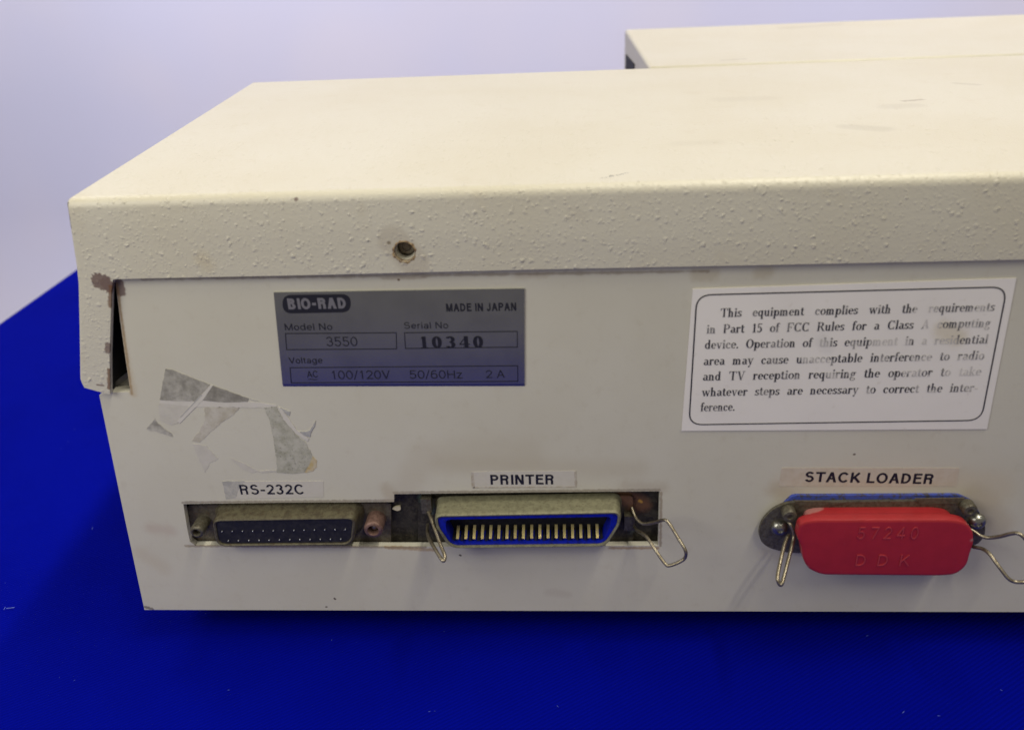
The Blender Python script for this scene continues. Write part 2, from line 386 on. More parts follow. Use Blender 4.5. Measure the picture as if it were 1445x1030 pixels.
# cloth
t = NT('blue_twill_cloth')
c = t.mix(t.ramp(t.noise(.02, 3), .35, .7), (.0003, .0030, .275), (.0002, .0024, .24))
c = t.mix(t.math('MULTIPLY', t.ramp(t.noise(.9, 4, .7), .68, .8), .25), c, (.012, .02, .27))
wv = t.n.new('ShaderNodeTexWave'); wv.wave_type = 'BANDS'; wv.bands_direction = 'DIAGONAL'; t.put(wv.inputs['Vector'], t.vm('MULTIPLY', t.pos, (1.0, -1.55, 0)))
wv.inputs['Scale'].default_value = .34; wv.inputs['Distortion'].default_value = .6; wv.inputs['Detail'].default_value = 2; wv.inputs['Detail Scale'].default_value = 1.5
c = t.mix(t.math('MULTIPLY', wv.outputs['Fac'], .42), c, (.0004, .002, .13))
t.bump(t.noise(.012, 3), .5, 3.0)
t.bump(wv.outputs['Fac'], .8, .16); t.bump(t.noise(2.2, 2), .7, .14)
M_CLOTH = t.done(c, .95, spec=.02)
M_LINT = NT('white_lint').done((.12, .17, .50), .9)
t = NT('lavender_backdrop')
c = t.mix(t.ramp(t.noise(.0022, 2), .35, .65), (.60, .59, .76), (.56, .57, .78))
M_WALL = t.done(c, .9, spec=.1)
M_FLOOR = NT('pale_floor').done((.55, .54, .62), .7)

# ------------------------------------------------------------------ setting
ZT = -12.0    # table top: the instrument stands on feet
mb = MB(); nx = 60; vs = []; fs = []; prf = [(1500, 1700-100*k) for k in range(19)]
for k in range(1, 13):
    a = PI/2*k/12; prf.append((1000+500*math.cos(a), -250+(-500)*math.sin(a)))
prf += [(900, -750), (700, -750)]
for j, (y, z) in enumerate(prf):
    for i in range(nx+1):
        x = -2400 + 5200*i/nx
        vs.append((x, y + 10*math.sin(x*.006+z*.0012) + 6*math.sin(x*.013+1.3-z*.002) + 4*math.sin(z*.008), z))
for j in range(len(prf)-1):
    for i in range(nx):
        a = j*(nx+1)+i; fs.append((a, a+1, a+nx+2, a+nx+1))
o = mb.add(vs, fs).build('wall', M_WALL, smooth=180); o['kind'] = 'structure'
o = MB().box((-2400, -1200, -790), (2800, 1530, -765)).build('floor', M_FLOOR); o['kind'] = 'structure'

# cloth: one sheet over the table, rounded over its left, front and back edge
prof = []
xs = [-184-4*math.sin(1)]  # hanging side
XL = at(40, 423, z=ZT).x
pts = [(XL-8, -420), (XL-6, -300), (XL-4, -150), (XL-2, -60)]
for k in range(7):
    a = PI - k*(PI/2)/6; pts.append((XL+5+5*math.cos(a), ZT-5+5*math.sin(a)))
pts += [(-150, ZT), (-100, ZT), (0, ZT), (200, ZT), (500, ZT), (900, ZT)]
ys = [-196, -192, -180, -150, -120, -90, -60, -30, 0, 60, 120, 180, 240, 300, 360, 430, 500, 560]
vs = []; fs = []
for j, y in enumerate(ys):
    for i, (x, z) in enumerate(pts):
        hang = max(0, min(1, (ZT-8-z)/100))
        zz_ = -300 if (j == 0 and z > -300) else (z-8 if (j == 1 and z > -300) else z)
        vs.append((x - 5*hang*math.sin(y*.03) - 3*hang*math.sin(y*.071), y, zz_))
for j in range(len(ys)-1):
    for i in range(len(pts)-1):
        a = j*len(pts)+i; fs.append((a, a+1, a+len(pts)+1, a+len(pts)))
cloth = link('tablecloth', mesh(vs, fs), M_CLOTH, smooth=180)
md = cloth.modifiers.new('thickness', 'SOLIDIFY'); md.thickness = .6*MM; md.offset = 1
cloth['label'] = 'deep blue twill cloth spread over the table under the cream instrument'; cloth['category'] = 'tablecloth'
# lint
mb = MB()
spots = [(15, 857, 1.4), (6, 858, .7), (130, 745, .8), (787, 996, .35), (1275, 1004, .55), (1325, 1009, .4), (1413, 973, .35), (1224, 896, .4), (606, 1003, .35), (105, 605, .45)]
for i in range(6): spots.append((random.uniform(0, 1445), random.uniform(880, 1028), random.uniform(.12, .3)))
for i in range(5): spots.append((random.uniform(0, 150), random.uniform(470, 880), random.uniform(.12, .3)))
for px, py, s in spots:
    w = at(px, py, z=ZT+.8); a = random.uniform(0, PI); q = []
    for k in range(4):
        q.append((w.x + s*.5*(k-1.5)*math.cos(a)+random.uniform(-.1, .1)*s, w.y + s*.5*(k-1.5)*math.sin(a)+random.uniform(-.1, .1)*s, ZT+.66+random.uniform(0, .12)))
    mb.tube(q, .03+.05*s, 5)
o = mb.build('lint', M_LINT); o['kind'] = 'stuff'; o['label'] = 'scattered white lint specks on the blue cloth'; o['category'] = 'lint'

# ------------------------------------------------------------------ instrument
inst = bpy.data.objects.new('lab_instrument', None); COL.objects.link(inst); inst.empty_display_size = .05
inst['label'] = 'cream painted metal lab instrument seen from its rear panel with ports, nameplate and worn labels'
inst['category'] = 'lab instrument'
inst.location = (0, 0, ZT*MM); ORG = (0, 0, ZT)
_link = link
def link(name, me, mat, parent=None, label=None, smooth=None):
    o = _link(name, me, mat, parent, label, smooth)
    if parent is not None and parent is not cap_root:
        if parent.parent is None: o.matrix_parent_inverse = Matrix.Translation((0, 0, -ZT*MM))
    return o
cap_root = None

H = 116.8; D = 158.7; XR = 430.0; TH = 1.5
# top cover: top + rear flange with the left tab + left side, one folded sheet
LZ0 = at(163, 394, y=-TH).z; LZ1 = at(1445, 367, y=-TH).z
fl = [at(92, 280, y=-TH)] + [at(a, b, y=-TH) for a, b in [(99, 325), (106.5, 373), (109.5, 400), (111, 465), (112, 533)]]
left = [(p.x, p.z) for p in fl]; left[0] = (left[0][0], H)
tabr = [(p.x, p.z) for p in (at(a, b, y=-TH) for a, b in [(119, 547), (137, 552), (155, 556.5), (154.5, 500), (156, 450), (157, 410), (159.5, 394.3)])]
edge = [(25.0, LZ0), (60, LZ0-.05), (110, LZ0+.12), (170, LZ0), (236, LZ0), (XR, LZ0)]
lz_at = lambda x: LZ0
front = left + tabr + edge + [(XR, H)]
nL = len(left)
vs = [(a, -TH, b) for a, b in front]
n = len(vs); farx = [0.2, -.1, -.4, -.6, -1.5, -3.5]
vs += [(farx[i], D, left[i][1]) for i in range(nL)] + [(XR, D, H)]
fs = [tuple(range(n))]
iFarL = n; iFarR = n+nL; iR = n-1
fs.append((0, iR, iFarR, iFarL))
for i in range(nL-1): fs.append((i, i+1, n+i+1, n+i))
# right side wall
vs += [(XR, D, 60.0), (XR, -TH, 60.0)]
fs.append((iR, iR-1, iR-1 if False else len(vs)-1, len(vs)-2, iFarR))
me = mesh(vs, fs)
bm = bmesh.new(); bm.from_mesh(me)
bw = bm.edges.layers.float.get('bevel_weight_edge') or bm.edges.layers.float.new('bevel_weight_edge')
for e in bm.edges:
    a, b = e.verts[0].co/MM, e.verts[1].co/MM
    if len(e.link_faces) != 2: continue
    if abs(a.z-H) < .1 and abs(b.z-H) < .1 and a.y < 0 and b.y < 0: e[bw] = 1.0
    elif abs(a.z-H) < .1 and abs(b.z-H) < .1: e[bw] = .4
    elif a.y < 0 and b.y < 0: e[bw] = .3
bm.to_mesh(me); bm.free()
cover = link('top_cover', me, M_COVER, inst)
md = cover.modifiers.new('bend', 'BEVEL'); md.limit_method = 'WEIGHT'; md.width = 2.3*MM; md.segments = 6
md = cover.modifiers.new('sheet', 'SOLIDIFY'); md.thickness = TH*MM*.95; md.offset = -1; md.use_even_offset = True
# screw hole through the flange
hc = at(570.5, 355.5, y=-TH)
cut = MB().lathe((hc.x, -6, hc.z), (0, 1, 0), [(2.25, 0), (2.25, 9)], 32)
cuto = _link('cutter', cut.mesh(), None)
md = cover.modifiers.new('hole', 'BOOLEAN'); md.object = cuto; md.operation = 'DIFFERENCE'; md.solver = 'EXACT'
bpy.context.view_layer.update(); dg = bpy.context.evaluated_depsgraph_get()
nm = bpy.data.meshes.new_from_object(cover.evaluated_get(dg)); cover.modifiers.clear(); cover.data = nm
bpy.data.objects.remove(cuto)
if not nm.materials: nm.materials.append(M_COVER)
for p in nm.polygons: p.use_smooth = True
nm.set_sharp_from_angle(angle=math.radians(28))
bevel(cover, .18, 2, 50)
# screw sunk in the hole, with rusty rim
mb = MB().lathe((hc.x, 2.6, hc.z), (0, -1, 0), [(2.15, -.3), (2.15, .2), (1.7, .75), (1.0, 1.0), (.8, .6), (.2, .5)], 20)
mb.build('screw', plated('rusty_screw_head', (.30, .27, .22), (.20, .16, .12), (.16, .08, .04), .3, .5, 1.2), cover, smooth=30)
t = NT('rust_ring'); M_RING = t.done(t.mix(t.ramp(t.noise(1.3, 4), .4, .6), (.13, .065, .03), (.42, .30, .15)), .75)
rg = MB(); ring = [[], [], []]
for k in range(40):
    a = 2*PI*k/40; r1 = 2.55+random.uniform(-.15, .25)
    ring[0].append((hc.x+2.2*math.cos(a), -TH+.9, hc.z+2.2*math.sin(a))); ring[1].append((hc.x+2.28*math.cos(a), -TH-.10, hc.z+2.28*math.sin(a)))
    ring[2].append((hc.x+r1*math.cos(a), -TH-.03, hc.z+r1*math.sin(a)))
rg.loft(ring, False, False).build('rust_rim', M_RING, cover, smooth=60)

# rear panel with the port opening and the notch at the tab
outer = pxz([(203, 857.5)], 0) + [(2.6, 33.0)] + pxz([(140, 557.5)], 0)
outer[0] = (outer[0][0], .3)
outer += pxz([(155, 554), (184, 553), (177, 505), (170, 455), (163.5, 402), (161, 392)], 0)
ztop = 113.0
outer += [(outer[-1][0], ztop), (XR-2, ztop), (XR-2, .3)]
hole1 = pxz([(258.5, 711), (400, 709), (556, 708), (556, 697), (750, 694.5), (931, 693), (930, 731), (929, 769.5), (740, 771), (560, 771), (400, 769.5), (276, 769.5), (268, 764), (264, 745)], 0)
hole2 = rpoly(pxz([(1118, 704), (1360, 703), (1382, 735), (1370, 768), (1100, 772), (1082, 745)], 0), 2)
hole3 = [(hc.x+2.0*math.cos(2*PI*k/24), hc.z+2.0*math.sin(2*PI*k/24)) for k in range(24)]
pan = plate(outer, [hole1, hole2, hole3], 0, 1.8).build('rear_panel', M_PANEL, inst)
# bottom bend + base, sides (the rest of the lower case)
mb = MB()
mb.add([(1.2, 1.8, .3), (XR-3, 1.8, .3), (XR-3, D, .3), (1.2, D, .3), (1.2, 1.8, 1.6), (XR-3, 1.8, 1.6), (XR-3, D, 1.6), (1.2, D, 1.6)],
       [(0,3,2,1),(4,5,6,7),(0,1,5,4),(1,2,6,5),(2,3,7,6),(3,0,4,7)]).build('base_panel', M_PANEL, inst)
mb = MB(); a0, b0, a1, b1 = 1.0, 8.0, -.5, 2.5
mb.add([(1.0, 1.9, 1.7), (2.6, 1.9, 1.7), (2.6, D, 1.7), (0, D, 1.7), (7.0, 1.9, 68.0), (8.4, 1.9, 68.0), (5.0, D, 68.0), (3.5, D, 68.0)],
       [(0,1,2,3),(4,5,6,7),(0,1,5,4),(1,2,6,5),(2,3,7,6),(3,0,4,7)]).build('side_panel', M_PANEL, inst)
MB().box((XR-4.5, 1.9, 1.7), (XR-3, D, 60)).build('side_panel', M_PANEL, inst)
MB().box((3, D-1.5, 1.7), (XR-5, D-.2, 113)).build('front_panel', M_PANEL, inst)
# inside of the case behind the notch; near-black pieces stand in for its shade
MB().box((14, 20, 2), (XR-6, 22, 112)).build('shade_backing', M_DARK, inst)
GB = tape('grey_bracket_paint', (.30, .29, .26), (.25, .24, .21))
plate(pxz([(155, 552), (186, 552), (181, 532), (178, 531)], 4.0), [], 4.0, 4.6).build('inner_bracket', GB, inst)
plate(pxz([(152, 547), (157, 552), (183, 532), (181, 524)], 3.4), [], 3.4, 3.9).build('inner_bracket', tape('dark_bracket_paint', (.09, .085, .08), (.07, .065, .06)), inst)
MB().box((6.6, 1.9, 66.0), (22, 60, 68.6)).build('inner_ledge', M_PANEL, inst)
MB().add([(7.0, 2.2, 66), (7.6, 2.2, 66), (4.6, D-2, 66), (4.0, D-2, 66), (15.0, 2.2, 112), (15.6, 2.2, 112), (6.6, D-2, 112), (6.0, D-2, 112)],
         [(0,3,2,1),(4,5,6,7),(0,1,5,4),(1,2,6,5),(2,3,7,6),(3,0,4,7)]).build('shade_side', M_DARK, inst)
MB().box((10.3, 9, 3), (40, 19, 67)).build('shade_block', M_DARK, inst)
MB().box((10.3, 14, 67.2), (60, 15, 112)).build('shade_block', M_DARK, inst)
# feet
for x, y in [(28, 22), (XR-30, 22), (28, D-25), (XR-30, D-25)]:
    MB().lathe((x, y, .3), (0, 0, -1), [(9, 0), (8.4, 9.5), (7.2, 11.6)], 24).build('foot', M_BLACK, inst, smooth=40)

# front housing beyond the top cover, same height, a dark plate on its left side paints a slot's shade
hx0, hx1 = at(922, 97, z=H).x, at(878, 47, z=H).x
hxl = (hx0+hx1)/2; yN, yF = D+.9, 287.0
slot = [(lambda w: (w.y, w.z))(at(a, b, x=hxl)) for a, b in [(885, 76), (895, 90)]]
s0 = at(885, 78, x=hxl); s1 = at(895, 90, x=hxl)
sy0, sy1 = min(s0.y, s1.y)-1, max(s0.y, s1.y)+1; sz1 = max(s0.z, s1.z)
mb = MB()
mb.add([(hxl, yN, 2), (XR, yN, 2), (XR, yF, 2), (hxl, yF, 2), (hxl, yN, H+.5), (XR, yN, H+.5), (XR, yF, H+1.2), (hxl, yF, H+1.2)],
       [(0,3,2,1),(4,5,6,7),(0,1,5,4),(1,2,6,5),(2,3,7,6),(3,0,4,7)])
hous = mb.build('front_housing', M_COVER, inst, smooth=30); md = bevel(hous, 1.4, 4, 50)
mb = MB(); ly = [at(884, 98, x=hxl).y, at(896, 98, x=hxl).y, at(884, 77, x=hxl).y, at(896, 91, x=hxl).y]
ltop = at(884, 77, x=hxl); rtop = at(896, 91, x=hxl)
mb2 = plate([(ltop.y, 60), (ltop.y, ltop.z), (rtop.y, rtop.z), (rtop.y, 60)], [], hxl-.35, hxl-.05, 'x')
mb2.build('slot_shade', M_DARK, hous)  # flat dark plate, shade of the hole put in as colour
for e in (0,):
    pass

# ------------------------------------------------------------------ printed lines
def quadline(mb, pts, w, y, closed=True):
    """thin printed line round 2-D x-z points, width w mm"""
    n = len(pts); o = inset(pts, w/2); i_ = inset(pts, -w/2)
    v = at_y(o, y)+at_y(i_, y); mb.add(v, [(k, (k+1) % n, (k+1) % n+n, k+n) for k in range(n if closed else n-1)])
def mitre(pts, w):
    """dense points so that inset() keeps square corners"""
    out = []
    for i in range(len(pts)):
        a = Vector(pts[i]); b = Vector(pts[(i+1) % len(pts)]); d = (b-a); L = d.length
        for t_ in (w*1.0, L/2, L-w*1.0): out.append(tuple(a+d*(t_/L)))
    return out

# ------------------------------------------------------------------ serif lettering built stroke by stroke
ST, TN, SF = .21, .085, .075
class G:
    def __init__(s): s.p = []
    def R(s, x0, y0, x1, y1): s.p.append([(x0, y0), (x1, y0), (x1, y1), (x0, y1)]); return s
    def L(s, x0, y0, x1, y1, w): s.p.append([(x0-w/2, y0), (x0+w/2, y0), (x1+w/2, y1), (x1-w/2, y1)]); return s
    def A(s, cx, cy, rx, ry, a0=0, a1=360, tx=ST, ty=TN):
        n = max(4, int(abs(a1-a0)/20))
        for k in range(n):
            t0 = math.radians(a0+(a1-a0)*k/n); t1 = math.radians(a0+(a1-a0)*(k+1)/n)
            P = lambda r1, r2, t_: (cx+r1*math.cos(t_), cy+r2*math.sin(t_))
            s.p.append([P(rx, ry, t0), P(rx, ry, t1), P(rx-tx, ry-ty, t1), P(rx-tx, ry-ty, t0)])
        return s
    def stem(s, x, y0, y1, top='l', bot=True, w=ST):
        s.R(x, y0, x+w, y1)
        if bot: s.R(x-.1, y0, x+w+.1, y0+SF)
        if top == 'l': s.p.append([(x-.12, y1-SF*1.6), (x, y1-SF*1.6), (x+.04, y1), (x-.02, y1)])
        if top == 'b': s.R(x-.1, y1-SF, x+w+.1, y1)
        return s
GL = {}
def g(ch, adv): GL[ch] = (G(), adv); return GL[ch][0]
g('n', 1.02).stem(.12, 0, 1).A(.47, .62, .33, .38, 0, 150).stem(.59, 0, .62, None)
g('h', 1.02).stem(.12, 0, 1.55).A(.47, .62, .33, .38, 0, 150).stem(.59, 0, .62, None)
g('m', 1.52).stem(.12, 0, 1).A(.45, .62, .31, .38, 0, 150).stem(.55, 0, .62, None).A(.93, .62, .31, .38, 0, 150).stem(1.03, 0, .62, None)
g('u', 1.02).stem(.12, .36, 1, 'l', False).A(.45, .38, .33, .38, 180, 340).stem(.62, 0, 1, 'l', False).R(.62, 0, .93, SF)
g('i', .54).stem(.16, 0, 1).A(.265, 1.33, .14, .14, 0, 360, .14, .14)
g('l', .54).stem(.16, 0, 1.55)
g('t', .64).R(.16, .2, .16+ST, 1.3).R(.02, .92, .56, 1).A(.42, .22, .26, .22, 180, 340, ST, .09)
g('r', .78).stem(.12, 0, 1).A(.5, .66, .3, .34, 60, 160, .15, .13).A(.62, .86, .12, .12, 0, 360, .12, .12)
g('e', .88).A(.45, .5, .4, .5, 0, 318).R(.2, .49, .8, .49+SF)
g('c', .86).A(.45, .5, .4, .5, 55, 318).A(.66, .78, .12, .12, 0, 360, .12, .12)
g('o', .96).A(.48, .5, .43, .5)
g('d', 1.02).A(.44, .5, .38, .5, 0, 360).stem(.62, 0, 1.55, 'l', False).R(.62, 0, .95, SF)
g('b', 1.02).stem(.12, 0, 1.55, 'l', False).A(.55, .5, .38, .5)
g('p', 1.04).stem(.12, -.48, 1).A(.57, .5, .38, .5)
g('q', 1.02).A(.44, .5, .38, .5).stem(.62, -.48, 1, None)
g('a', .92).A(.42, .7, .34, .3, 0, 150, ST, .09).R(.55, .12, .55+ST, .7).A(.84, .16, .18, .16, 190, 290, .1, .08).A(.36, .29, .29, .29, 60, 330)
g('g', .94).A(.42, .66, .33, .35).A(.44, -.2, .40, .26, 0, 360, .12, .08).L(.22, .0, .2, .32, .12).R(.65, .86, .9, .96)
g('s', .76).A(.38, .74, .30, .26, 35, 270, .19, .11).A(.38, .27, .32, .27, -145, 90, .19, .12).R(.6, .72, .66, .98).R(.06, .02, .12, .28)
g('f', .62).stem(.16, 0, 1.2, None).A(.44, 1.2, .28, .36, 25, 180, .2, .1).R(.02, .92, .56, 1)
g('v', .98).L(.2, 1, .48, 0, ST).L(.78, 1, .50, 0, TN).R(.02, 1-SF, .4, 1).R(.62, 1-SF, .95, 1)
g('w', 1.42).L(.2, 1, .44, 0, ST).L(.70, 1, .46, 0, TN).L(.70, 1, .96, 0, ST).L(1.22, 1, .98, 0, TN).R(.02, 1-SF, .4, 1).R(1.06, 1-SF, 1.38, 1).R(.56, 1-SF, .84, 1)
g('y', .98).L(.2, 1, .50, 0, ST).L(.78, 1, .36, -.42, TN).R(.02, 1-SF, .4, 1).R(.62, 1-SF, .95, 1).A(.27, -.36, .12, .12, 0, 360, .12, .12)
g('k', 1.04).stem(.12, 0, 1.55).L(.76, 1, .36, .42, TN).L(.44, .6, .80, 0, ST).R(.58, 1-SF, .95, 1).R(.6, 0, 1.0, SF)
g('T', 1.28).stem(.53, 0, 1.5, None).R(.06, 1.42, 1.2, 1.5).R(.06, 1.12, .13, 1.5).R(1.13, 1.12, 1.2, 1.5)
g('P', 1.18).stem(.16, 0, 1.5, 'b').A(.62, 1.08, .46, .42, -90, 90, .23, .08).R(.3, 1.42, .64, 1.5).R(.3, .66, .64, .74)
g('R', 1.30).stem(.16, 0, 1.5, 'b').A(.60, 1.11, .44, .39, -90, 90, .23, .08).R(.3, 1.42, .62, 1.5).R(.3, .72, .62, .8).L(.66, .76, 1.08, 0, .23).R(.95, 0, 1.28, SF)
g('F', 1.16).stem(.16, 0, 1.5, 'b').R(.3, 1.42, 1.06, 1.5).R(.99, 1.12, 1.06, 1.5).R(.3, .72, .76, .8).R(.7, .58, .76, .94)
g('C', 1.28).A(.64, .75, .56, .76, 48, 312, .24, .09).R(1.03, 1.08, 1.1, 1.48).R(1.03, .02, 1.1, .4)
g('A', 1.34).L(.22, 0, .64, 1.5, TN).L(1.04, 0, .66, 1.5, .24).R(.34, .48, .9, .56).R(.04, 0, .42, SF).R(.82, 0, 1.28, SF)
g('O', 1.36).A(.68, .75, .6, .77, 0, 360, .25, .09)
g('V', 1.32).L(.28, 1.5, .66, 0, .24).L(1.08, 1.5, .70, 0, TN).R(.06, 1.5-SF, .5, 1.5).R(.9, 1.5-SF, 1.27, 1.5)
g('1', .8).stem(.3, 0, 1.5, None).R(.12, 0, .68, SF).L(.18, 1.25, .34, 1.5, .1)
g('5', .92).R(.2, 1.36, .8, 1.5).R(.2, .8, .28, 1.5).A(.42, .48, .42, .5, -150, 130, .22, .1)
g('0', .95).A(.47, .75, .40, .77, 0, 360, .22, .1)
g('3', .95).A(.44, 1.1, .38, .4, -90, 150, .21, .1).A(.44, .40, .42, .42, -150, 90, .23, .1)
g('4', .98).R(.55, 0, .78, 1.5).L(.14, .5, .62, 1.5, .1).R(.08, .38, .95, .5).R(.42, 0, .9, SF)
g('.', .42).A(.2, .12, .13, .13, 0, 360, .13, .13)
g('-', .66).R(.06, .42, .58, .55)
def serif_width(s): return sum(GL[c_][1] for c_ in s)
def serif(mb, s, L, Rr, hcap, y, wide=1.0, heavy=0.0, gap=None):
    A = at(*L, y=y); B = at(*Rr, y=y); hh = (at(L[0], L[1]-hcap, y=y)-A).z/1.5
    W_ = (B-A).length; words = s.split(' '); nat = sum(serif_width(w_) for w_ in words)
    k = hh*.94*wide
    sp = (W_ - nat*k)/max(1, len(words)-1) if len(words) > 1 else 0
    if sp < .25*k and len(words) > 1: sp = .25*k; k = (W_-sp*(len(words)-1))/nat
    if len(words) == 1: k = W_/nat
    x = 0; dirv = (B-A).normalized(); lay = 0
    for w_ in words:
        for ch in w_:
            G_, adv = GL[ch]
            for j, poly in enumerate(G_.p):
                if heavy:
                    cx_ = sum(q[0] for q in poly)/4; poly = [(q[0]+(heavy if q[0] > cx_ else -heavy), q[1]) for q in poly]
                lay = (lay+1) % 7
                mb.add([tuple(A + dirv*(x+q[0]*k) + Vector((0, -.002*lay, q[1]*hh))) for q in poly], [(0, 1, 2, 3)])
            x += adv*k
        x += sp

# ------------------------------------------------------------------ plain grotesque lettering, drawn with even strokes
SG = {}
def sg(ch, adv, fn): SG[ch] = (fn, adv)
def LL(s, x0, y0, x1, y1, w):
    d = Vector((x1-x0, y1-y0)); n = Vector((-d.y, d.x)).normalized()*w/2
    s.p.append([(x0+n.x, y0+n.y), (x0-n.x, y0-n.y), (x1-n.x, y1-n.y), (x1+n.x, y1+n.y)]); return s
def AA(s, cx, cy, rx, ry, a0, a1, w): return s.A(cx, cy, rx, ry, a0, a1, w, w)
sg('R', 1.28, lambda g_, w: AA(g_.R(.14, 0, .14+w, 1.5).R(.14+w, 1.5-w, .72, 1.5).R(.14+w, .66, .72, .66+w), .70, 1.08, .42, .42, -90, 90, w) and g_.R(.14+w, .66, .72, .66+w).R(.9-w*.4, 0, .9+w*.6, .5) and AA(g_, .66, .46, .24+w*.6, .20+w, 0, 90, w))
sg('P', 1.20, lambda g_, w: AA(g_.R(.14, 0, .14+w, 1.5).R(.14+w, 1.5-w, .70, 1.5).R(.14+w, .62, .70, .62+w), .68, 1.06, .42, .44, -90, 90, w))
sg('B', 1.24, lambda g_, w: AA(AA(g_.R(.14, 0, .14+w, 1.5).R(.14+w, 1.5-w, .66, 1.5).R(.14+w, .72, .68, .72+w).R(.14+w, 0, .68, w), .66, 1.11, .40, .39, -90, 90, w), .68, .41, .44, .41, -90, 90, w))
sg('D', 1.30, lambda g_, w: AA(g_.R(.14, 0, .14+w, 1.5).R(.14+w, 1.5-w, .56, 1.5).R(.14+w, 0, .56, w), .54, .75, .62, .75, -90, 90, w))
sg('I', .50, lambda g_, w: g_.R(.15, 0, .15+w, 1.5))
sg('N', 1.32, lambda g_, w: g_.R(.14, 0, .14+w, 1.5).R(1.16-w, 0, 1.16, 1.5).L(.14+w*.6, 1.5, 1.16-w*.6, 0, w*1.15))
sg('T', 1.16, lambda g_, w: g_.R(.58-w/2, 0, .58+w/2, 1.5).R(.05, 1.5-w, 1.11, 1.5))
sg('E', 1.14, lambda g_, w: g_.R(.14, 0, .14+w, 1.5).R(.14+w, 0, 1.06, w).R(.14+w, 1.5-w, 1.03, 1.5).R(.14+w, .7, .96, .7+w))
sg('L', 1.06, lambda g_, w: g_.R(.14, 0, .14+w, 1.5).R(.14+w, 0, 1.0, w))
sg('K', 1.26, lambda g_, w: LL(LL(g_.R(.14, 0, .14+w, 1.5), .14+w*.8, .56, 1.02, 1.46, w), .50, .86, 1.12, .03, w*1.1))
sg('M', 1.52, lambda g_, w: g_.R(.14, 0, .14+w, 1.5).R(1.38-w, 0, 1.38, 1.5).L(.14+w*.6, 1.5, .76, 0, w*1.1).L(1.38-w*.6, 1.5, .76, 0, w*1.1))
sg('A', 1.26, lambda g_, w: g_.L(.07+w/2, 0, .63, 1.5, w*1.1).L(1.19-w/2, 0, .63, 1.5, w*1.1).R(.30, .42, .96, .42+w*.9))
sg('V', 1.22, lambda g_, w: g_.L(.07+w/2, 1.5, .61, 0, w*1.1).L(1.15-w/2, 1.5, .61, 0, w*1.1))
sg('H', 1.30, lambda g_, w: g_.R(.14, 0, .14+w, 1.5).R(1.16-w, 0, 1.16, 1.5).R(.14+w, .68, 1.16-w, .68+w))
sg('J', .98, lambda g_, w: AA(g_.R(.82-w, .40, .82, 1.5), .44, .42, .38, .44, 180, 360, w))
sg('O', 1.42, lambda g_, w: AA(g_, .71, .75, .61, .78, 0, 360, w))
sg('C', 1.34, lambda g_, w: AA(g_, .70, .75, .60, .78, 38, 322, w))
sg('S', 1.22, lambda g_, w: AA(AA(g_, .60, 1.10, .46, .43, 20, 270, w), .60, .40+w*.25, .50, .42+w*.25, -160, 90, w))
sg('-', .72, lambda g_, w: g_.R(.10, .5, .62, .5+w))
sg('/', .66, lambda g_, w: g_.L(.08, -.1, .58, 1.55, w))
sg('~', .9, lambda g_, w: AA(AA(g_, .27, .6, .2, .2, 0, 180, w*.8), .60, .6, .2, .2, 180, 360, w*.8))
sg(' ', .52, lambda g_, w: g_)
sg('0', 1.10, lambda g_, w: AA(g_, .55, .75, .46, .77, 0, 360, w))
sg('1', 1.0, lambda g_, w: g_.R(.50, 0, .50+w, 1.5).L(.28, 1.12, .50+w*.5, 1.46, w))
sg('2', 1.10, lambda g_, w: LL(AA(g_, .55, 1.06, .44, .46, -25, 170, w).R(.10, 0, 1.0, w), .18+w*.3, w*.6, .86, .86, w))
sg('3', 1.10, lambda g_, w: AA(AA(g_, .53, 1.11, .41, .41, -90, 160, w), .53, .42+w*.1, .45, .44+w*.1, -165, 90, w))
sg('4', 1.10, lambda g_, w: LL(g_.R(.66, 0, .66+w, 1.5).R(.06, .34, 1.04, .34+w), .12, .40, .70, 1.46, w))
sg('5', 1.10, lambda g_, w: AA(g_.R(.22, 1.5-w, .94, 1.5).R(.20, .74, .20+w, 1.5), .52, .48, .46, .50, -160, 140, w))
sg('6', 1.10, lambda g_, w: AA(AA(g_, .56, .48, .45, .50, 0, 360, w), .62, .75, .51, .77, 60, 190, w))
sg('7', 1.10, lambda g_, w: LL(g_.R(.10, 1.5-w, 1.0, 1.5), .42, 0, .95, 1.45, w))
sg('o', 1.0, lambda g_, w: AA(g_, .50, .54, .42, .56, 0, 360, w))
sg('d', 1.06, lambda g_, w: AA(g_, .48, .54, .40, .56, 0, 360, w).R(.92-w, 0, .92, 1.5))
sg('e', 1.0, lambda g_, w: AA(g_, .50, .54, .42, .56, 0, 320, w).R(.16, .48, .86, .48+w*.9))
sg('l', .42, lambda g_, w: g_.R(.13, 0, .13+w, 1.5))
sg('i', .42, lambda g_, w: g_.R(.13, 0, .13+w, 1.08).R(.13, 1.3, .13+w, 1.5))
sg('r', .66, lambda g_, w: AA(g_.R(.13, 0, .13+w, 1.08), .50, .62, .37, .46, 75, 180, w))
sg('a', 1.0, lambda g_, w: AA(AA(g_, .46, .30, .36, .33, 0, 360, w).R(.86-w, 0, .86, .72), .50, .72, .36, .38, 0, 160, w))
sg('g', 1.06, lambda g_, w: AA(AA(g_, .48, .54, .40, .56, 0, 360, w).R(.92-w, -.1, .92, 1.08), .50, -.08, .42, .36, 200, 360, w))
sg('t', .60, lambda g_, w: AA(g_.R(.20, .22, .20+w, 1.38).R(.04, 1.08-w, .54, 1.08), .42, .24, .22, .25, 180, 280, w))
sg('z', .92, lambda g_, w: LL(g_.R(.08, 0, .84, w).R(.08, 1.08-w, .82, 1.08), .16, w*.6, .76, 1.08-w*.6, w))
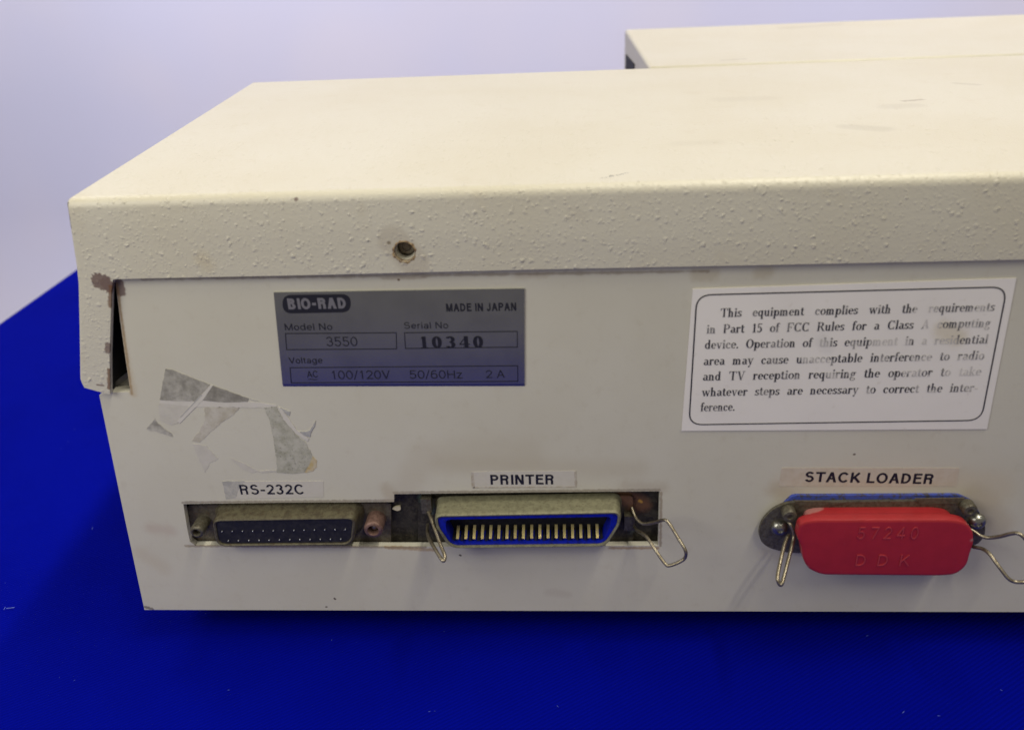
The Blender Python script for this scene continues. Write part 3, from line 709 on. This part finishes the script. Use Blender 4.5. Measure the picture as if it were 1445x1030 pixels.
def sans(mb, s, L, Rr, hpx, y, w=.17, thick=0):
    """s from baseline point L to Rr (photo px), capital height hpx, stroke w (capital height 1.5), on plane y"""
    A = at(*L, y=y); B = at(*Rr, y=y); hh = (at(L[0], L[1]-hpx, y=y)-A).z/1.5
    tot = sum(SG[c_][1] for c_ in s) - .2; k = (B-A).length/tot; dirv = (B-A).normalized(); x = -.1; lay = 0
    for ch in s:
        g_ = G(); SG[ch][0](g_, w)
        for poly in g_.p:
            lay = (lay+1) % 7; P = [A + dirv*((x+q[0])*k) + Vector((0, -.002*lay, q[1]*hh)) for q in poly]
            if thick:
                Q = [p - Vector((0, thick, 0)) for p in P]; ar = sum(P[i].x*P[(i+1) % 4].z-P[(i+1) % 4].x*P[i].z for i in range(4))
                mb.add([tuple(p) for p in P+Q], [(0,1,2,3),(4,5,6,7),(0,1,5,4),(1,2,6,5),(2,3,7,6),(3,0,4,7)])
            else: mb.add([tuple(p) for p in P], [(0, 1, 2, 3)])
        x += SG[ch][1]

# ------------------------------------------------------------------ nameplate
def z2(a, b): return (370+a/3.6125, 390+b/3.6125)
npq = pxz([(386.5, 412.5), (740, 407), (740.5, 545), (400, 545.5)], -.1)
mbn = plate([npq[0], npq[1], (npq[2][0], npq[2][1]+.75), (npq[3][0]-.03, npq[3][1]+.75)], [], -.32, -.02)
mbn.add([(npq[3][0]-.03, -.32, npq[3][1]+.75), (npq[2][0], -.32, npq[2][1]+.75), (npq[2][0], -.03, npq[2][1]), (npq[3][0], -.03, npq[3][1])], [(0, 1, 2, 3)])
npl = mbn.build('nameplate', M_ALU, inst, 'grey aluminium nameplate with black print')
YI = -.40
mb = MB()
sans(mb, 'MADE IN JAPAN', z2(938, 180), z2(1297, 175), 40/3.61, YI, .27)
sans(mb, 'AC', z2(231, 515), z2(286, 514), 32/3.61, YI, .15)
sans(mb, '~', z2(236, 534), z2(284, 533), 20/3.61, YI, .2)
o = mb.build('lettering', M_INK, npl); o['kind'] = 'stuff'
mb = MB()
sans(mb, 'Model No', z2(116, 275), z2(358, 273), 33/3.61, YI, .15)
sans(mb, 'Serial No', z2(724, 267), z2(948, 265), 32/3.61, YI, .15)
sans(mb, '3550', z2(330, 356), z2(487, 355), 46/3.61, YI, .13)
sans(mb, 'Voltage', z2(139, 444), z2(308, 442), 30/3.61, YI, .15)
sans(mb, '100/120V', z2(353, 524), z2(652, 522), 42/3.61, YI, .13)
sans(mb, '50/60Hz', z2(753, 521), z2(1020, 520), 41/3.61, YI, .13)
sans(mb, '2 A', z2(1141, 518), z2(1235, 516), 38/3.61, YI, .13)
o = mb.build('lettering', M_GREYINK, npl); o['kind'] = 'stuff'
mb = MB()
serif(mb, '1 0 3 4 0', z2(806, 366), z2(1128, 363), 58/3.61, YI, 1.35, .07)
mb.build('serial_number', M_INK, npl)
mb = MB()
for q in ([(118, 292), (683, 288), (685, 370), (124, 374)], [(725, 288), (1300, 281), (1301, 361), (730, 368)], [(141, 466), (1302, 456), (1303, 535), (148, 543)]):
    P = pxz([z2(*a) for a in q], YI); w = .17; n4 = 4
    c_ = (sum(a for a, _ in P)/4, sum(b for _, b in P)/4)
    for i in range(4):
        a = Vector(P[i]); b = Vector(P[(i+1) % 4]); d = (b-a).normalized(); nn = Vector((-d.y, d.x))*w/2
        a2 = a-d*w/2; b2 = b+d*w/2; yy = YI-.003*(i % 2)
        mb.add([(a2.x+nn.x, yy, a2.y+nn.y), (b2.x+nn.x, yy, b2.y+nn.y), (b2.x-nn.x, yy, b2.y-nn.y), (a2.x-nn.x, yy, a2.y-nn.y)], [(0, 1, 2, 3)])
mb.build('border_line', M_INK, npl)
pill = rpoly(pxz([z2(101, 96), z2(449, 91), z2(452, 183), z2(106, 190)], YI), 2.4, 8)
logo = plate(pill, [], YI, YI+.05).build('logo', M_INK, npl)
mb = MB(); sans(mb, 'BIO-RAD', z2(133, 169), z2(431, 164), 56/3.61, YI-.05, .36)
mb.build('logo_lettering', M_LOGO, npl)

# ------------------------------------------------------------------ compliance label
def z3(a, b): return (940+a/2.861, 370+b/2.861)
fq = pxz([(977.5, 408), (1434, 392.5), (1392.5, 605), (961.5, 607.5)], -.1)
lab = plate(fq, [], -.24, -.02).build('compliance_label', M_PAPER, inst, 'white paper label with a faded serif notice inside a rounded border')
YL = -.30
mb = MB(); loop = rpoly(pxz([z3(124, 133), z3(1377, 100), z3(1272, 638), z3(92, 656)], YL), 3.3, 8)
quadline(mb, loop, .30, YL); mb.build('border_line', M_INK, lab)
mb = MB()
LN = [('This equipment complies with the requirements', 218, 1325, 222, 197, 35), ('in Part 15 of FCC Rules for a Class A computing', 162, 1308, 288, 262, 35),
      ('device. Operation of this equipment in a residential', 155, 1298, 350, 328, 35), ('area may cause unacceptable interference to radio', 150, 1283, 416, 393, 35),
      ('and TV reception requiring the operator to take', 147, 1270, 478, 457, 35), ('whatever steps are necessary to correct the inter-', 143, 1258, 541, 522, 34),
      ('ference.', 138, 277, 602, 599, 34)]
for s_, xa, xb, ya, yb, hc_ in LN:
    serif(mb, s_, z3(xa, ya), z3(xb, yb), hc_/2.861, YL, 1.0, .018)
o = mb.build('lettering', M_FADE, lab); o['kind'] = 'stuff'

# ------------------------------------------------------------------ port labels
def tapeplate(name, q, mat, parent, y0=-.14, jag=0, r=0, label=None):
    P = pxz(q, -.05)
    if jag:
        out = []
        for i in range(len(P)):
            a = Vector(P[i]); b = Vector(P[(i+1) % len(P)]); n_ = max(1, int((b-a).length/.7))
            for k in range(n_):
                p = a.lerp(b, k/n_)
                if k: p += Vector((random.uniform(-jag, jag), random.uniform(-jag, jag)))
                out.append((p.x, p.y))
        P = out
    elif r: P = rpoly(P, r, 3)
    return plate(P, [], y0, -.01).build(name, mat, parent, label)
l1 = tapeplate('port_label', [(314, 679), (456, 678.5), (457, 701), (319, 704)], M_TAPE_CLEAR, inst, -.06, label='worn clear label strip printed RS-232C')
tapeplate('smudge', [(313.5, 679), (346, 678.5), (337, 690), (333, 702), (319, 704)], M_TAPE_GREY, l1, -.08, .12)
mb = MB(); sans(mb, 'RS-232C', (339.5, 697.5), (430, 697), 13.6, -.11, .235); mb.build('lettering', M_INK, l1)
l2 = tapeplate('port_label', [(665, 665.5), (813, 664), (813.5, 687.5), (667, 688.5)], M_TAPE_CLEAR, inst, -.06, r=.3, label='clear label strip with brown edges printed PRINTER')
tapeplate('smudge', [(664.6, 665.5), (668, 665.5), (670, 688.4), (666.5, 688.6)], M_EDGE, l2, -.08, .1)
tapeplate('smudge', [(810.5, 665), (813.4, 664), (814, 687.4), (811.5, 687.6)], M_EDGE, l2, -.08, .1)
tapeplate('smudge', [(668, 686.8), (811, 685.8), (811, 687.6), (668, 688.6)], M_EDGE, l2, -.08, .06)
mb = MB(); sans(mb, 'PRINTER', (692, 683.6), (782, 683.2), 13.8, -.11, .27); mb.build('lettering', M_INK, l2)
l3 = tapeplate('port_label', [(1103, 660), (1354, 660), (1350, 686), (1099, 686)], M_TAPE_BEIGE, inst, -.06, r=.3, label='beige label strip printed STACK LOADER')
mb = MB(); sans(mb, 'STACK LOADER', (1135, 679.6), (1316, 682.8), 14.2, -.11, .27); mb.build('lettering', M_INK, l3)

# ------------------------------------------------------------------ torn tape residue
def z8(L): return [(180+a/4.683, 500+b/4.683) for a, b in L]
RES = [
 (M_T_PALE, [(215, 300), (500, 305), (800, 312), (870, 318), (985, 335), (985, 352), (740, 352), (430, 345), (210, 322)], -.06, .08, 'pale torn tape strip'),
 (M_T_MID, [(250, 95), (290, 100), (545, 200), (440, 310), (300, 307), (212, 300)], -.09, .07, 'grey tape remnant, largest of the upper two'),
 (M_T_DARK, [(562, 205), (800, 290), (795, 313), (640, 318), (495, 303)], -.09, .07, 'dark grey tape remnant with pointed right end'),
 (M_T_PALE, [(545, 205), (566, 203), (496, 303), (345, 455), (330, 440)], -.10, .05, None),
 (M_T_BLUISH, [(803, 291), (878, 311), (840, 306)], -.08, .02, None),
 (M_T_BLUISH, [(485, 265), (492, 270), (440, 322), (352, 415), (348, 412)], -.14, .02, None),
 (M_T_FAINT, [(205, 325), (425, 325), (330, 455), (290, 470), (210, 430)], -.05, .12, None),
 (M_T_MID, [(180, 420), (200, 455), (235, 485), (290, 520), (300, 545), (215, 520), (190, 508), (150, 505), (125, 490), (150, 460)], -.07, .16, 'small grey tape remnant at the lower left'),
 (M_T_BEIGE, [(510, 350), (740, 350), (700, 400), (645, 432), (540, 520), (480, 580), (425, 572), (480, 500), (512, 430)], -.06, .14, 'beige tape remnant'),
 (M_T_FAINT, [(430, 590), (520, 600), (560, 650), (600, 690), (540, 720), (510, 780), (470, 690)], -.05, .16, None),
 (M_T_GREEN, [(900, 350), (985, 345), (1010, 400), (1060, 460), (1110, 530), (1180, 585), (1222, 670), (1200, 730), (1168, 780), (1090, 788), (985, 780), (985, 700), (965, 560), (940, 440)], -.08, .10, 'mouldy green grey tape remnant with dark specks'),
 (M_T_PALE, [(995, 345), (1020, 360), (1120, 500), (1200, 555), (1190, 575), (1110, 520), (1030, 430)], -.11, .05, None),
 (M_T_BLUISH, [(1010, 352), (1075, 378), (1068, 408), (1045, 388)], -.13, .04, None),
 (M_T_BLUISH, [(1140, 508), (1180, 510), (1206, 500), (1243, 438), (1238, 470), (1212, 515), (1206, 545), (1165, 535)], -.13, .04, 'grey curled tape corner'),
 (M_T_YELLOW, [(1222, 672), (1252, 700), (1250, 745), (1225, 772), (1170, 782), (1200, 725)], -.07, .14, 'yellow tape remnant'),
 (M_T_FAINT, [(680, 685), (760, 715), (870, 772), (820, 785), (745, 745)], -.05, .08, None),
 (M_T_FAINT, [(870, 770), (985, 762), (985, 776), (880, 782)], -.06, .06, None),
]
for mt, q, y0, jag, lb in RES:
    tapeplate('tape_remnant', z8(q), mt, inst, y0, jag, label=lb)

# ------------------------------------------------------------------ opening contents: bracket and the serial port
YB = 3.2
brk = plate([(15, 18), (146, 18), (146, 42), (15, 42)], [], YB, YB+1.5).build('mounting_bracket', M_BRACKET, inst)
chip = plate(rpoly(pxz([(553, 717), (558, 714), (565, 713), (566, 718), (561, 720)], YB-.3), .3, 3), [], YB-.6, YB-.05).build('paint_chip', tape('cream_chip', (.72, .65, .45), (.65, .58, .4)), brk)
fl = rpoly(pxz([(265, 712), (470, 709), (552, 709), (552, 769), (300, 771), (268, 768)], 2.4), .8, 3)
sp = plate(fl, [], 2.2, YB-.02).build('serial_port', M_FLANGE2, inst, 'female 25 way D shaped serial socket')
YS = -3.3
def dshape(pts, y): return pxz(pts, y)
f_out = rpoly(pxz([(299.5, 734), (501, 730.5), (497, 769), (306, 771)], YS), [2.2, 2.2, 2.8, 2.8], 6)
f_in = inset(f_out, .55)
b_out = inset(f_out, -1.5); cxs = sum(a for a, _ in f_out)/len(f_out); czs = sum(b for _, b in f_out)/len(f_out)
m_out = inset(f_out, -.35)
MB().loft([at_y(b_out, 2.25), at_y(inset(f_out, -.9), 1.2), at_y(m_out, .2), at_y(m_out, -2.4), at_y(inset(f_out, -.1), YS+.15), at_y(inset(f_out, .2), YS), at_y(f_in, YS+.2), at_y(f_in, 1.5)], False, False).build('shell', M_SHELL, sp, smooth=40)
ins = plate(inset(f_in, .03), [], YS+.45, 2).build('insulator', M_BLACK, sp); bevel(ins, .25, 2, 50)
YP = YS+.38
pm = MB().lathe((0, 0, 0), (0, -1, 0), [(.42, -.2), (.42, .12), (.3, .26), (.12, .32), (.02, .33)], 10).mesh()
for p in pm.polygons: p.use_smooth = True
pm.materials.append(M_PIN)
sock = MB().lathe((0, 0, 0), (0, -1, 0), [(.8, -.1), (.8, .03), (.45, .03), (.40, -.1)], 14).mesh()
for row, (n_, xa, xb, ya, yb) in enumerate([(13, 313.5, 487.5, 749.5, 746.5), (12, 322.5, 481, 762.5, 760)]):
    for k in range(n_):
        u = k/(n_-1); w = at(xa+(xb-xa)*u, ya+(yb-ya)*u, y=YP)
        o = bpy.data.objects.new('pin', pm); COL.objects.link(o); o.parent = sp; o.location = (w.x*MM, w.y*MM, w.z*MM); o.scale = (.5, 1, .55)
def hexpost(c_, mat, rot=0, q=1.0):
    mb = MB().lathe(c_, (0, -1, 0), [(a_*q, b_) for a_, b_ in [(2.7, -1.2), (2.7, 4.1), (2.5, 4.5), (2.1, 4.75), (1.65, 4.8), (1.45, 4.4), (1.4, 2.5), (.3, 2.0)]], 18, rot)
    return mb
for px, py, mt in [(277.5, 751, M_FLANGE), (526.5, 748, M_RUSTPOST)]:
    w = at(px, py, y=-2.8)
    o = hexpost((w.x, 1.8, w.z), mt, 0, .68 if px < 300 else .92).build('jackscrew', mt, sp, smooth=45)
    MB().lathe((w.x, -.6, w.z), (0, -1, 0), [(1.1, -.4), (1.1, .5), (.7, 1.1), (.2, 1.3)], 14).build('screw_tip', M_SCREW, sp, smooth=50)

# ------------------------------------------------------------------ printer port
pf = plate(rpoly(pxz([(590, 703), (893, 699), (893, 768), (590, 770)], 2.4), 1, 3), [], 2.2, YB-.02).build('printer_port', M_BRACKET, inst, 'blue 36 contact ribbon socket with wire clips')
YC = -4.6
c_out = rpoly(pxz([(614, 727.5), (875, 722.5), (875, 740), (855, 771), (635, 773.5), (615, 744)], YC), [2.6, 2.6, 2.0, 2.4, 2.4, 2.0], 6)
c_in = inset(c_out, .55)
MB().loft([at_y(inset(c_out, -.9), 2.25), at_y(inset(c_out, -.35), 1.4), at_y(inset(c_out, -.3), -3.6), at_y(inset(c_out, -.05), YC+.15), at_y(inset(c_out, .15), YC), at_y(c_in, YC+.15), at_y(c_in, 1.0)], False, False).build('shell', M_CSHELL, pf, smooth=40)
YF = YC+.5
outer_b = inset(c_in, .03)
cav = rpoly(pxz([(629, 733), (863, 729), (861, 744), (850, 765.5), (639, 767), (629, 748)], YF), 1.2, 4)
blk = plate(outer_b, [cav], YF, 2.0).build('insulator', M_BLUE, pf); bevel(blk, .2, 2, 50)
cin = inset(cav, -.2)
plate(cin, [], 1.2, 2.1).build('insulator_back', M_BLACK, pf)
zt = at(745, 741, y=YF).z; zb = at(745, 763, y=YF).z
tl_ = at(644, 752, y=YF).x; tr_ = at(846, 750, y=YF).x
# ribbed inner walls (dark) above the contacts
zl = lambda x: at(643, 764.8, y=YF).z + (x-at(643, 764.8, y=YF).x)/(at(846, 763.4, y=YF).x-at(643, 764.8, y=YF).x)*(at(846, 763.4, y=YF).z-at(643, 764.8, y=YF).z)
cm = MB().box((-.36, -1.7, -.14), (.36, 2.2, .14)).mesh(); cm.materials.append(M_BRASS)
for k in range(18):
    w = at(645.5+11.62*k, 758.8-.12*k, y=-3.4)
    o = bpy.data.objects.new('contact', cm); COL.objects.link(o); o.parent = pf
    o.location = (w.x*MM, -1.9*MM, (zl(w.x)+1.15)*MM); o.rotation_euler = (.42+random.uniform(-.05, .05), 0, 0)
    # partition rib between contacts
rb = MB()
for k in range(19):
    rb = MB(); w = at(645.5+11.62*(k-.5), 759, y=-3.4); rb.box((w.x-.32, -3.2, zl(w.x)-.3), (w.x+.32, 1.3, zl(w.x)+.45))
    rb.build('partition_rib', M_BLACK, pf)
def spline(P, n=5):
    P = [Vector(p) for p in P]; out = []
    for i in range(len(P)-1):
        p0, p1, p2, p3 = P[max(i-1, 0)], P[i], P[i+1], P[min(i+2, len(P)-1)]
        for k in range(n):
            t_ = k/n; out.append(.5*((2*p1)+(p2-p0)*t_+(2*p0-5*p1+4*p2-p3)*t_*t_+(3*p1-p0-3*p2+p3)*t_**3))
    return out+[P[-1]]
def clip(pts, parent, r=.42):
    return MB().tube(spline([at(a, b, y=c_) for a, b, c_ in pts]), r, 10).build('wire_clip', M_WIRE, parent, smooth=60)
clip([(600, 715, 2.0), (604, 722, .5), (608, 731, -1.5), (615, 750, -5), (623, 772, -9), (627.5, 783, -11), (627, 790, -12), (623.5, 789.5, -12), (613, 773, -8.5), (605, 758, -4), (603, 748, -1), (603.5, 740, 1.5)], pf, .46)
clip([(892, 716, 2.0), (895, 726, .5), (900, 734, -1), (909, 739, -2.5), (925, 736.5, -4.5), (937, 733.5, -6.5), (944, 738, -7.5), (957, 759, -10), (967, 776, -12), (967, 786, -12), (960, 792, -12), (946, 797.5, -12), (939, 795.5, -11.5), (925, 776, -9), (912, 757, -5.5), (899, 748, -1.5), (893, 741, 1.5)], pf, .42)
for px, py in [(602, 712), (888, 736)]:
    w = at(px, py, y=1); MB().box((w.x-1.3, .2, w.z-2.2), (w.x+1.3, 2.4, w.z+2.2)).build('clip_bracket', M_FLANGE, pf)

# ------------------------------------------------------------------ stack loader port
zz = lambda L, y: pxz(L, y)
gk = plate(rpoly(zz([(1106, 709), (1118, 698), (1352, 697), (1372, 706), (1386, 730), (1380, 762), (1110, 768), (1085, 740)], -.5), 1.0, 4), [], -.9, -.02)
stk = plate(rpoly(zz([(1070, 752), (1074, 735), (1090, 717), (1113, 707.5), (1180, 707), (1330, 705.5), (1368, 707), (1381, 722), (1390, 738), (1389, 755), (1378, 768), (1240, 778), (1112, 779), (1085, 772), (1074, 764)], -1.6), 2.2, 4), [], -1.9, -1.0).build('stack_loader_port', M_FLANGE, inst, 'corroded socket flange with spring wire clips under the red cap')
bevel(stk, .3, 2, 50)
gk.build('gasket', M_BLUE2, stk)
for px, py in [(1100, 746), (1380, 737)]:
    w = at(px, py, y=-2.6)
    MB().lathe((w.x, -1.9, w.z), (0, -1, 0), [(2.1, -.1), (2.1, .3), (1.9, .9), (1.4, 1.4), (.75, 1.6), (.7, 1.1), (.1, 1.0)], 22).build('screw', M_SCREW, stk, smooth=50)
for px, py in [(1113, 724), (1366, 716)]:
    w = at(px, py, y=-3)
    MB().lathe((w.x, -1.9, w.z), (0, -1, 0), [(1.75, -.1), (1.75, 2.2), (1.5, 2.6), (.8, 2.7), (.6, 2.2)], 18).build('pivot_post', M_FLANGE, stk, smooth=50)
for q in ([(1120, 706), (1195, 708), (1175, 712), (1128, 713)], [(1290, 703), (1362, 702), (1350, 710), (1300, 711)]):
    plate(rpoly(zz(q, -2.0), .4, 3), [], -2.2, -1.85).build('flange_lip', M_FLANGE2, stk)
clip([(1112, 735, -3), (1115, 739, -4), (1119, 748, -4.5), (1120, 758, -5), (1117, 772, -7), (1111, 795, -11), (1104.5, 820, -15), (1101, 825, -15.5), (1097.5, 818, -15), (1098, 808, -13.5), (1104, 780, -9), (1109, 762, -5.5), (1113, 755, -4)], stk, .46)
clip([(1366, 745, -3), (1375, 750, -4), (1384, 756, -5), (1396, 758.5, -6), (1412, 756.5, -7.5), (1428, 752.5, -9), (1438, 753, -10), (1448, 762, -11), (1462, 785, -13), (1472, 802, -14), (1470, 813, -14), (1458, 819, -14), (1444, 821, -14), (1432, 820.5, -13.5), (1422, 815, -13), (1408, 797, -11), (1396, 781, -8.5), (1386, 774, -6.5), (1374, 771.5, -5), (1366, 768, -3)], stk, .46)

# ------------------------------------------------------------------ red cap (can be pulled off: a thing of its own)
YK = -8.0
cap = bpy.data.objects.new('dust_cap', None); COL.objects.link(cap); cap_root = cap
w = at(1250, 775, y=-2); cap.location = (w.x*MM, w.y*MM, w.z*MM)
cap['label'] = 'red plastic dust cap embossed 57240 DDK, pushed onto the stack loader port'; cap['category'] = 'dust cap'
kf = rpoly(pxz([(1129, 738), (1148, 734), (1340, 733.5), (1363, 737), (1374, 750), (1374.5, 766), (1369, 782), (1365, 798), (1350, 811), (1325, 813), (1160, 811.5), (1140, 803), (1133, 788), (1130.5, 770), (1124.5, 758)], YK), [1.6, 1.5, 1.5, 1.6, 1.4, .8, .8, 1.5, 1.6, 1.5, 1.5, 1.5, 1.0, .8, 1.2], 4)
cx_ = sum(a for a, _ in kf)/len(kf); zc_ = sum(b for _, b in kf)/len(kf)
def sc(l, sx, sz, dz=0): return [(cx_+(a-cx_)*sx, zc_+(b-zc_)*sz+dz) for a, b in l]
kb = sc(kf, .885, .93, -.1)
rings = [at_y(kb, -1.95), at_y(sc(kf, .905, .95, -.1), -4.9), at_y(sc(kf, .985, .99), -5.2), at_y(sc(kf, 1.0, 1.0), -5.5), at_y(kf, YK+.55), at_y(inset(kf, .12), YK+.2), at_y(inset(kf, .42), YK+.04), at_y(inset(kf, .8), YK)]
off = Vector((w.x, w.y, w.z))
def capbuild(mb, name, mat, smooth=None):
    o = _link(name, mb.mesh(tuple(off)), mat, cap, None, smooth); return o
capbuild(MB().loft(rings), 'cap_body', M_RED, 40)
mb = MB()
sans(mb, '5 7 2 4 0', (1209, 760), (1294, 760), 16.5, YK-.02, .14, thick=.16)
sans(mb, 'D  D  K', (1206, 798), (1282, 798), 15.5, YK-.02, .14, thick=.16)
capbuild(mb, 'lettering', M_REDTXT)
